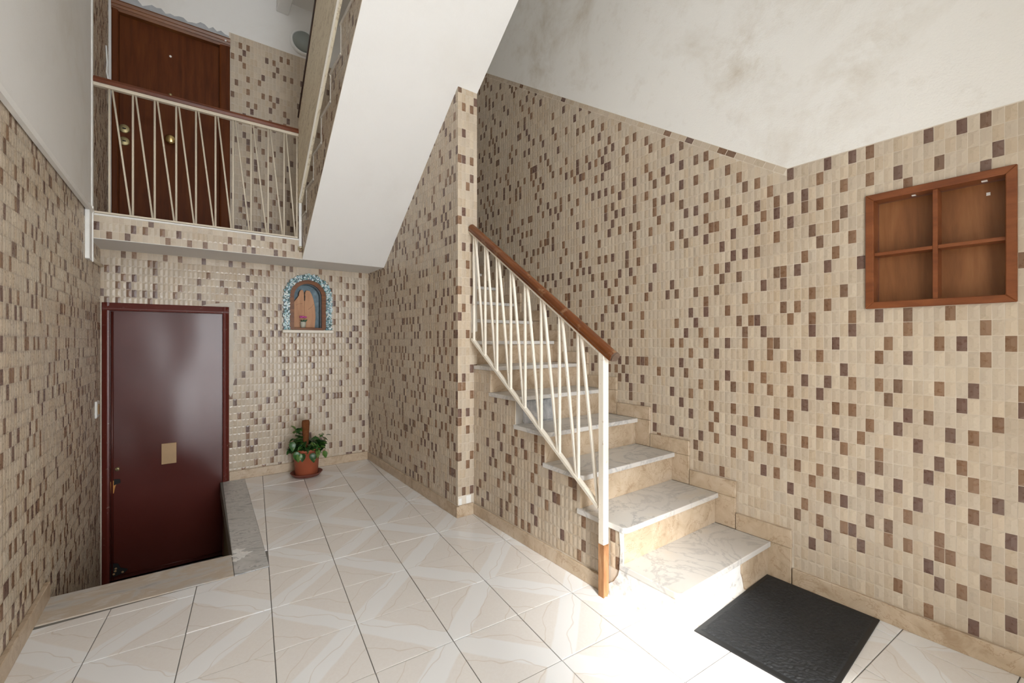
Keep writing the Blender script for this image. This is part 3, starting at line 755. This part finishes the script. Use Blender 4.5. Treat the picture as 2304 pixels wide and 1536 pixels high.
o = adopt(prism('splintered_edge', [(-.405, .03), (-.392, .035), (-.385, .075), (-.375, .10), (-.392, .115), (-.408, .11)], 'y', YB+.002, YB+.012, TANWOOD), d1); o['label'] = 'splintered bare wood around the broken lock'
adopt(prism('lock_hole', [(-.392, .085), (-.360, .095), (-.362, .118), (-.39, .122)], 'y', YB+.001, YB+.0115, BLACK), d1)
o = adopt(prism('rotten_corner', [(-.408, -.50), (-.34, -.485), (-.325, -.468), (-.36, -.45), (-.372, -.42), (-.408, -.41)], 'y', YB+.002, YB+.012, BLACK), d1)
for cx_, cz_ in ((-.385, -.462), (-.392, -.48), (-.35, -.478), (-.382, -.447)): adopt(lathe('wood_chip', [(0, -.004), (.007, -.002), (.007, .006)], (cx_, YB+.003, cz_), PLATE, None, 7, 'y'), d1)

d2 = empty('door_2', (-.1, YD, ZL)); struct(d2); d2['label'] = 'dark veneered flat door on the upper landing'
adopt(box('leaf', UD[0]+.003, UD[1]-.003, YD+.030, YD+.065, ZL+.006, UD[3]-.003, W_DOOR, None, .002), d2)
for x0, x1, nm in ((UD[0]-.032, UD[0]+.004, 'frame_post'), (UD[1]-.004, UD[1]+.064, 'frame_post')):
    adopt(prism(nm, [(x0, YD), (x0, YD-.016), (x0+.006, YD-.022), (x1-.008, YD-.016), (x1, YD-.010), (x1, YD+.06), (x1-.006, YD+.06), (x1-.006, YD)] if x0 < 0 else
          [(x0, YD+.06), (x0, YD-.010), (x0+.010, YD-.016), (x1-.006, YD-.022), (x1, YD-.016), (x1, YD), (x0+.006, YD), (x0+.006, YD+.06)], 'z', ZL, 3.300, W_DOOR), d2)
adopt(prism('frame_head', [(YD+.06, UD[3]-.006), (YD-.010, UD[3]-.006), (YD-.016, UD[3]+.012), (YD-.012, UD[3]+.018), (YD-.020, UD[3]+.032), (YD-.016, UD[3]+.040), (YD-.024, UD[3]+.056), (YD-.018, UD[3]+.068), (YD, UD[3]+.068), (YD, UD[3]), (YD+.06, UD[3])], 'x', UD[0]-.034, UD[1]+.066, W_FRAME), d2)
adopt(lathe('knob', [(0, -.052), (.022, -.050), (.034, -.040), (.036, -.030), (.028, -.018), (.014, -.012), (.014, -.004), (.026, -.003), (.026, .002)], (-.116, YD+.030, 2.484), BRASS, None, 24, 'y'), d2)
for zc in (2.500, 2.413):
    e_ = adopt(lathe('escutcheon', [(0, -.008), (.026, -.008), (.031, -.003), (.031, .002)], (-.375, YD+.030, zc), OLDBRASS, None, 20, 'y'), d2)
    k_ = box('keyhole', -.384, -.366, YD+.0195, YD+.0225, zc-.004, zc+.004, BLACK, None); adopt(k_, d2)
adopt(lathe('peephole', [(0, -.006), (.008, -.006), (.010, -.002), (.010, .002)], (-.118, YD+.030, 2.826), OLDBRASS, None, 14, 'y'), d2)
adopt(lathe('plugged_hole', [(0, -.002), (.008, -.002), (.008, .002)], (-.118, YD+.030, 3.110), WHITEPAINT, None, 10, 'y'), d2)
adopt(lathe('plugged_hole', [(0, -.002), (.007, -.002), (.007, .002)], (.222, YD-.018, 3.34), WHITEPAINT, None, 10, 'y'), d2)
w_ = tube('door_chime_wire', [(XL+.006, 3.93, 2.96), (XL+.010, 3.94, 2.86), (XL+.006, 3.96, 2.80), (XL+.012, 4.0, 2.74), (XL+.006, 4.03, 2.62)], .005, PLASTIC)
tag(w_, 'loose white wire hanging beside the upper door', 'wire')

# ================================================================ RAILINGS
rl = empty('stair_railing', (1.31, 1.18, 0)); tag(rl, 'cream painted stair railing with zigzag bars and brown wooden handrail', 'railing')
XA = 1.310
def sq(w): return [(-w, -w), (w, -w), (w, w), (-w, w)]
RB = lambda y: .351 + .692*(y - 1.208)
RT = lambda y: 1.050 + .678*(y - 1.321)
npo = adopt(box('newel_post', XA-.015, XA+.015, 1.160, 1.189, .205, RT(1.18)+.005, RAILPAINT, None, .0025), rl)
o = adopt(prism('newel_foot', [(XA-.0145, 0.0), (XA-.002, .006), (XA+.006, -.002+.002), (XA+.0145, .014), (XA+.0145, .212), (XA+.004, .198), (XA-.003, .216), (XA-.0145, .202)], 'y', 1.1605, 1.1885, W_BARE), rl); o['label'] = 'bare orange wood where the paint has gone'
HP = [(-.0170, .003), (-.0170, .013), (-.0205, .018), (-.0205, .028), (-.0130, .040), (0, .044), (.0130, .040), (.0205, .028), (.0205, .018), (.0170, .013), (.0170, .003)]
adopt(sweep('handrail', HP, (XA, 1.132, RT(1.132)), (XA, YM-.0015, RT(YM-.0015)), W_RAIL, None, bev=.0012), rl)
adopt(sweep('rail_end', [(a*.92, .004+b*.92) for a, b in HP], (XA, 1.126, RT(1.126)), (XA, 1.133, RT(1.133)), m_plain('worn_end_grain', (.13, .085, .06), .7, .3, 0, .5, .5, 40)), rl)
adopt(sweep('top_bar', [(-.013, -.006), (.013, -.006), (.013, .004), (-.013, .004)], (XA, 1.168, RT(1.168)), (XA, YM-.002, RT(YM-.002)), RAILPAINT), rl)
adopt(sweep('bottom_bar', [(-.011, -.006), (.011, -.006), (.011, .006), (-.011, .006)], (XA, 1.196, RB(1.196)), (XA, 2.165, RB(2.165)), RAILPAINT), rl)
BY = [2.150, 2.031, 1.916, 1.792, 1.674, 1.553, 1.429, 1.313]
FLAT = [(-.0062, -.0050), (.0062, -.0050), (.0062, .0050), (-.0062, .0050)]
for i, y in enumerate(BY):
    adopt(sweep('baluster', FLAT, (XA, y, RB(y)), (XA, y, RT(y)-.003), RAILPAINT, None, up=(0, 1, 0), bev=.001), rl)
    y2 = BY[i+1] + .010 if i < 7 else 1.203
    adopt(sweep('baluster', FLAT, (XA, y2, RB(y2)+.004), (XA, y-.016, RT(y-.016)-.003), RAILPAINT, None, up=(0, 1, 0), bev=.001), rl)

lr = empty('landing_railing', (.1, YF, ZL)); tag(lr, 'thin cream railing with zigzag rods and dark handrail across the upper landing', 'railing')
YR = YF + .004
ZT = 2.447
adopt(sweep('handrail', [(-.022, .010), (-.024, .026), (-.016, .042), (0, .047), (.016, .042), (.024, .026), (.022, .010)], (XL+.004, YR, ZT), (.6115, YR, ZT), W_RAIL2, None, smooth=False), lr)
adopt(sweep('top_bar', [(-.012, -.008), (.012, -.008), (.012, .010), (-.012, .010)], (XL+.006, YR, ZT), (.611, YR, ZT), RAILPAINT2), lr)
adopt(sweep('bottom_bar', [(-.010, -.004), (.010, -.004), (.010, .006), (-.010, .006)], (XL+.012, YR, ZL+.010), (.608, YR, ZL+.010), RAILPAINT2), lr)
LX = [-.372, -.270, -.171, -.069, .029, .130, .225, .326, .426, .523, .604]
adopt(rod('post', (XL+.010, YR, ZL), (XL+.010, YR, ZT-.006), .008, WHITEPAINT), lr)
for i, x in enumerate(LX):
    adopt(rod('baluster', (x, YR, ZL+.012), (x, YR, ZT-.007), .0056, RAILPAINT2), lr)
    if i + 1 < len(LX): adopt(rod('baluster', (x+.013, YR, ZT-.007), (LX[i+1]-.010, YR, ZL+.014), .0050, RAILPAINT2), lr)

up_ = empty('parapet_panel', (.625, YF, ZL)); tag(up_, 'cracked cream wooden parapet panel of the upper flight, above the landing railing end', 'railing')
XP0, XP1 = .612, .634
pb = lambda y: 1.950 + .785*(YF - y)
pt = lambda y: 2.545 + .93*(YF - y)
YE = 1.9
adopt(prism('panel', [(YF+.004, pb(YF)+.02), (YF-.03, pb(YF-.03)), (YE, pb(YE)), (YE, pt(YE)), (YF+.004, pt(YF))], 'x', XP0, XP1, CRACKED, None, .002), up_)
adopt(sweep('cap_rail', [(-.015, 0), (.015, 0), (.017, .014), (.009, .026), (-.009, .026), (-.017, .014)], (.621, YF-.02, pt(YF-.02)-.002), (.621, YE, pt(YE)-.002), m_wood('blackened_rail', (.018, .007, .004), (.032, .011, .006), (.055, .02, .01), .4), None), up_)
adopt(sweep('edge_strip', [(-.004, -.006), (.006, -.006), (.006, .010), (-.004, .010)], (XP0+.002, YF-.04, pb(YF-.04)+.004), (XP0+.002, YE, pb(YE)+.004), RAILPAINT), up_)
adopt(box('post', XP0+.002, XP1-.001, YF-.016, YF+.004, ZL-.06, pb(YF)+.03, WHITEPAINT, None, .004), up_)
adopt(tube('anchor_ring', [(.623+.012*math.cos(a), YF-.018, ZL-.066+.014*math.sin(a)) for a in [i*math.pi/6 for i in range(13)]], .003, OLDBRASS), up_)

# ================================================================ THINGS ON THE WALLS
# ---- letter rack set into the right wall
ml = empty('letter_rack', (XR, .343, MB[2])); tag(ml, 'brown wooden letter rack with four compartments set into the tiled right wall', 'letter rack')
y0, y1, z0, z1 = .160, .527, 1.119, 1.533
BWD, XD = .024, XR + .066
F0 = XR - .012
def mitre(nm, pts): return adopt(prism(nm, pts, 'x', F0, XR + .004, W_BOX, None, .002), ml)
mitre('frame_side', [(y0, z0), (y0+BWD, z0+BWD), (y0+BWD, z1-BWD), (y0, z1)])
mitre('frame_side', [(y1, z0), (y1, z1), (y1-BWD, z1-BWD), (y1-BWD, z0+BWD)])
mitre('frame_top', [(y0, z1), (y0+BWD, z1-BWD), (y1-BWD, z1-BWD), (y1, z1)])
mitre('frame_bottom', [(y0, z0), (y1, z0), (y1-BWD, z0+BWD), (y0+BWD, z0+BWD)])
for a in (y0+BWD-.012, y1-BWD+.001): adopt(box('side_board', XR-.006, XD, a, a+.011, z0+.010, z1-.010, W_BOX), ml)
for a in (z0+BWD-.012, z1-BWD+.001): adopt(box('shelf', XR-.006, XD, y0+.01, y1-.01, a, a+.011, W_BOX), ml)
adopt(box('divider', XR-.002, XD, .335, .348, z0+BWD, z1-BWD, W_BOX, None, .001), ml)
adopt(box('shelf', XR-.001, XD, y0+BWD, .335, 1.310, 1.322, W_BOX, None, .001), ml); adopt(box('shelf', XR-.001, XD, .348, y1-BWD, 1.310, 1.322, W_BOX, None, .001), ml)
for a, b in ((y0+BWD, .335), (.348, y1-BWD)):
    for c_, d in ((z0+BWD, 1.310), (1.322, z1-BWD)): adopt(box('back_panel', XD-.010, XD, a, b, c_, d, W_PANEL), ml)
adopt(box('sticker', XD-.0115, XD-.0095, .222, .231, 1.468, 1.478, PLASTIC), ml)
adopt(box('screw_plate', XR+.020, XR+.030, .225, .238, z1-BWD-.002, z1-BWD+.002, PLASTIC), ml); adopt(box('screw_plate', XR+.020, XR+.030, .395, .405, z1-BWD-.002, z1-BWD+.002, PLASTIC), ml)

# ---- shrine niche in the back wall
sh = empty('wall_shrine', (NC, YB, NBZ)); tag(sh, 'arched wall shrine framed with blue and white stone chips and brown wood', 'shrine')
def ringmesh(name, r0, r1, ya, yb, mat, base=NBZ):
    a, b = arch(r1, base), arch(r0, base + (r1-r0)*0)
    vs = [(x, ya, z) for x, z in a[1:] + a[:1]] + [(x, ya, z) for x, z in b[1:] + b[:1]] + [(x, yb, z) for x, z in a[1:] + a[:1]] + [(x, yb, z) for x, z in b[1:] + b[:1]]
    m = len(a); fs = []
    for i in range(m-1):
        fs += [(i, i+1, m+i+1, m+i), (2*m+i, 3*m+i, 3*m+i+1, 2*m+i+1), (i, 2*m+i, 2*m+i+1, i+1), (m+i, m+i+1, 3*m+i+1, 3*m+i)]
    fs += [(0, m, 3*m, 2*m), (m-1, 3*m-1, 4*m-1, 2*m-1)]
    o = obj(name, vs, fs, mat)
    bm = bmesh.new(); bm.from_mesh(o.data); bmesh.ops.recalc_face_normals(bm, faces=bm.faces); bm.to_mesh(o.data); bm.free(); return o
adopt(ringmesh('wood_arch', .101, .131, YB-.020, YB+.020, W_FRAME), sh)
adopt(ringmesh('mortar_arch', .1315, .172, YB-.022, YB, BLUESTONE), sh)
adopt(ringmesh('stone_lining', .0985, .106, YB+.019, YB+.085, BLUESTONE), sh)
adopt(prism('back_plate', arch(.12), 'y', YB+.085, YB+.099, BLUESTONE), sh)
adopt(box('floor_plate', NC-.115, NC+.115, YB-.018, YB+.09, NBZ-.004, NBZ+.016, W_FRAME, None, .002), sh)
adopt(box('ledge', NC-.185, NC+.185, YB-.050, YB, NBZ-.026, NBZ-.003, RAILPAINT, None, .004), sh)
rs = random.Random(3); vs, fs, cols = [], [], []
PAL = [(.55, .68, .70), (.70, .78, .78), (.40, .58, .66), (.72, .75, .72), (.10, .20, .20), (.16, .32, .36), (.62, .74, .80), (.48, .64, .62), (.05, .12, .11)]
Ls = NSP - NBZ; tot = 2*Ls + math.pi*.155
for i in range(760):
    t = rs.uniform(0, tot); r = rs.uniform(.134, .176)
    if t < Ls: cx_, cz_ = NC - r, NBZ + t
    elif t > tot - Ls: cx_, cz_ = NC + r, NBZ + tot - t
    else:
        a = math.pi - (t - Ls)/.155; cx_, cz_ = NC + r*math.cos(a), NSP + r*math.sin(a)
    w = rs.uniform(.0045, .010); m = rs.choice((4, 5, 6)); ph = rs.uniform(0, 6); o = len(vs); hgt = rs.uniform(.026, .038)
    for q in range(m):
        rr_ = w*rs.uniform(.7, 1.2); a = ph + 2*math.pi*q/m; vs.append((cx_ + rr_*math.cos(a), YB-.020, cz_ + rr_*math.sin(a)))
    for q in range(m): x_, _, z_ = vs[o+q]; vs.append((cx_+(x_-cx_)*.8, YB-hgt, cz_+(z_-cz_)*.8))
    fs += [(o+q, o+(q+1) % m, o+m+(q+1) % m, o+m+q) for q in range(m)] + [tuple(o+m+q for q in range(m))]
    cols += [rs.choice(PAL)]*(2*m)
ch = obj('stone_chips', vs, fs, CHIPS); tinted(ch.data, cols); ch['kind'] = 'stuff'; adopt(ch, sh)
# the carving inside
cv = empty('wood_carving', (.73, YB+.045, NBZ+.016)); tag(cv, 'pale wooden carved board with a cleft top standing inside the shrine', 'carving')
b0 = NBZ + .016
CP = [(.652, b0), (.806, b0), (.812, 1.20), (.808, 1.27), (.798, 1.33), (.784, 1.375), (.768, 1.404), (.744, 1.406), (.735, 1.392), (.732, 1.352), (.728, 1.350), (.725, 1.392), (.718, 1.407), (.702, 1.406), (.692, 1.390), (.688, 1.360), (.668, 1.332), (.650, 1.306), (.646, 1.25)]
adopt(prism('board', CP, 'y', YB+.026, YB+.064, W_CARVE, None, .0035, 2), cv)
for pts in ([(.729, b0+.002), (.7285, 1.20), (.730, 1.345)], [(.756, 1.255), (.782, 1.275), (.797, 1.300)], [(.668, 1.285), (.690, 1.297), (.712, 1.30)]):
    adopt(tube('carved_line', [(a, YB+.0264, b) for a, b in pts], .0013, W_GROOVE), cv)
adopt(prism('cleft', [(.7265, 1.322), (.7335, 1.322), (.735, 1.36), (.731, 1.375), (.726, 1.36)], 'y', YB+.0252, YB+.03, BLACK), cv)
vz = empty('flower_vase', (.715, YB+.005, b0)); tag(vz, 'small glass vase with a pink flower in front of the carving', 'vase')
adopt(lathe('vase', [(.0, .001), (.016, .001), (.020, .022), (.022, .045), (.018, .048), (.016, .02), (0, .006)], (.715, YB+.004, b0), VASE, None, 16), vz)
for i in range(9):
    a = i*.7; adopt(obj('leaf', [(.715+.004*math.cos(a), YB+.004, b0+.03), (.715+.014*math.cos(a)-.006, YB+.004+.010*math.sin(a), b0+.055), (.715+.034*math.cos(a), YB+.002+.014*math.sin(a), b0+.066), (.715+.014*math.cos(a)+.006, YB+.003+.012*math.sin(a), b0+.046)], [(0, 1, 2, 3)], GREENF), vz)
for i in range(7):
    a = i*.9; adopt(lathe('petal', [(0, .008), (.008, .005), (.010, 0), (.007, -.004), (0, -.005)], (.715+.018*math.cos(a), YB+.002+.008*math.sin(a), b0+.083+.003*math.sin(3*a)), PINK, None, 9), vz)

# ---- lamp on the landing wall
lp = empty('wall_lamp', (.780, YD, 3.545)); tag(lp, 'round frosted glass bulkhead lamp on the wall above the landing', 'lamp')
adopt(lathe('base_ring', [(.104, 0), (.106, -.020), (.098, -.034), (.090, -.036), (.088, -.026), (.0, -.020)], (.780, YD, 3.545), PLASTIC, None, 36, 'y'), lp)
adopt(lathe('glass_shade', [(0, -.082), (.030, -.079), (.058, -.068), (.078, -.050), (.088, -.030)], (.780, YD, 3.545), GLASS, None, 36, 'y'), lp)

# ================================================================ THINGS ON THE FLOOR
mt = empty('door_mat', (1.72, .68, 0)); tag(mt, 'black textured rubber door mat at the foot of the stairs', 'door mat')
MQ = [(2.0085-.020, .864), (1.400, .845), (1.405, .455), (1.988, .482)]
adopt(prism('mat_base', MQ, 'z', .0008, .006, m_plain('black_rubber_edge', (.012, .013, .014), .5, .5, 0, .25), None, .0015), mt)
gc = Vector((sum(p[0] for p in MQ)/4, sum(p[1] for p in MQ)/4))
# pile: an uneven raised field
vs, fs = [], []; nx, ny = 90, 60; rs = random.Random(9)
A_, B_, C_, D_ = [gc + (Vector(p)-gc)*.93 for p in (MQ[1], MQ[0], MQ[3], MQ[2])]
for i in range(nx+1):
    for j in range(ny+1):
        u, v = i/nx, j/ny; p = (A_*(1-u) + B_*u)*(1-v) + (D_*(1-u) + C_*u)*v
        e = 0 if i in (0, nx) or j in (0, ny) else rs.uniform(.0015, .0042)
        vs.append((p.x, p.y, .0062 + e))
for i in range(nx):
    for j in range(ny): a = i*(ny+1)+j; fs.append((a, a+1, a+ny+2, a+ny+1))
o = obj('pile', vs, fs, MATM); bm = bmesh.new(); bm.from_mesh(o.data); bmesh.ops.recalc_face_normals(bm, faces=bm.faces); bm.to_mesh(o.data); bm.free()
if o.data.polygons[0].normal.z < 0: o.data.flip_normals()
adopt(o, mt)

PC = (.700, 3.545)
sa = lathe('plant_saucer', [(0, .001), (.080, .001), (.086, .003), (.108, .026), (.111, .029), (.107, .030), (.086, .011), (0, .010)], (*PC, 0), TERRA2, None, 40)
tag(sa, 'dark terracotta saucer under the potted plant', 'saucer')
pt_ = empty('potted_plant', (*PC, .011)); tag(pt_, 'leafy green pothos in a terracotta pot by the back wall', 'potted plant')
adopt(lathe('pot', [(0, .0), (.074, .0), (.078, .004), (.0885, .176), (.094, .178), (.094, .197), (.087, .198), (.084, .176), (.074, .02), (0, .02)], (*PC, .011), TERRA, None, 40), pt_)
adopt(lathe('soil', [(0, .192), (.05, .190), (.086, .184)], (*PC, .0), SOIL, None, 24), pt_)
adopt(lathe('moss_pole', [(.018, .16), (.020, .25), (.025, .33), (.0275, .385), (.024, .402), (0, .405)], (PC[0]-.005, PC[1], .01), STAKE, None, 18), pt_)
LEAVES = []
for v_ in range(3):
    vs, fs = [], []; nn = 7; bend = (.010, .022, .034)[v_]
    for i in range(nn):
        t = i/(nn-1); w = .020*math.sin(math.pi*min(1, t*.88+.10))**.8 * (1.15 - .35*t) if i < nn-1 else .0008
        z = -bend*t*t; y = .052*t
        vs += [(-w*S, y*S, (z + w*.30)*S), (0, y*S, z*S), (w*S, y*S, (z + w*.30)*S)]
    for i in range(nn-1):
        o_ = i*3; fs += [(o_, o_+1, o_+4, o_+3), (o_+1, o_+2, o_+5, o_+4)]
    me = bpy.data.meshes.new('leaf'); me.from_pydata(vs, [], fs); me.materials.append(LEAF)
    for p in me.polygons: p.use_smooth = True
    LEAVES.append(me)
rs = random.Random(12)
def leaf_at(x, y, z, yaw, pitch, roll, sc):
    o = bpy.data.objects.new('leaf', rs.choice(LEAVES)); COL.objects.link(o); o.parent = pt_
    o.location = Vector((x, y, z))*S - pt_.location; o.rotation_euler = (pitch, roll, yaw); o.scale = (sc, sc, sc)
for i in range(170):
    a = rs.uniform(0, 2*math.pi); R_ = .02 + .075*math.sqrt(rs.random()); z = .20 + .10*rs.random()*(1.1 - R_/.11)
    x, y = PC[0] + R_*math.cos(a), PC[1] + R_*math.sin(a)*.85
    leaf_at(x, y, z, a - math.pi/2 + rs.uniform(-.6, .6), rs.uniform(-.3, .7), rs.uniform(-.5, .5), rs.uniform(.65, 1.1))
for i in range(26): leaf_at(PC[0] + rs.uniform(-.085, -.03), PC[1] + rs.uniform(-.03, .03), rs.uniform(.24, .37), rs.uniform(0, 6.28), rs.uniform(-.2, 1.0), rs.uniform(-.5, .5), rs.uniform(.6, .9))
for i in range(12): leaf_at(PC[0] + rs.uniform(.08, .13), PC[1] + rs.uniform(-.05, .02), rs.uniform(.17, .30), rs.uniform(-2.2, -.5), rs.uniform(-.6, .9), rs.uniform(-.5, .5), rs.uniform(.6, .95))
for x, z in ((-.115, .265), (-.09, .19), (-.04, .17), (.02, .165), (.055, .185), (-.065, .175), (.10, .17)): leaf_at(PC[0]+x, PC[1]-.088, z+.015, math.pi + rs.uniform(-.5, .5), -1.0 + rs.uniform(-.2, .2), rs.uniform(-.3, .3), rs.uniform(1.0, 1.3))
for i in range(7):
    a = rs.uniform(0, 6.28)
    adopt(tube('stem', [(PC[0]+.02*math.cos(a), PC[1]+.02*math.sin(a), .17), (PC[0]+.05*math.cos(a), PC[1]+.05*math.sin(a), .24), (PC[0]+.09*math.cos(a), PC[1]+.08*math.sin(a), .25 + .03*math.sin(3*a))], .0025, GREENF), pt_)
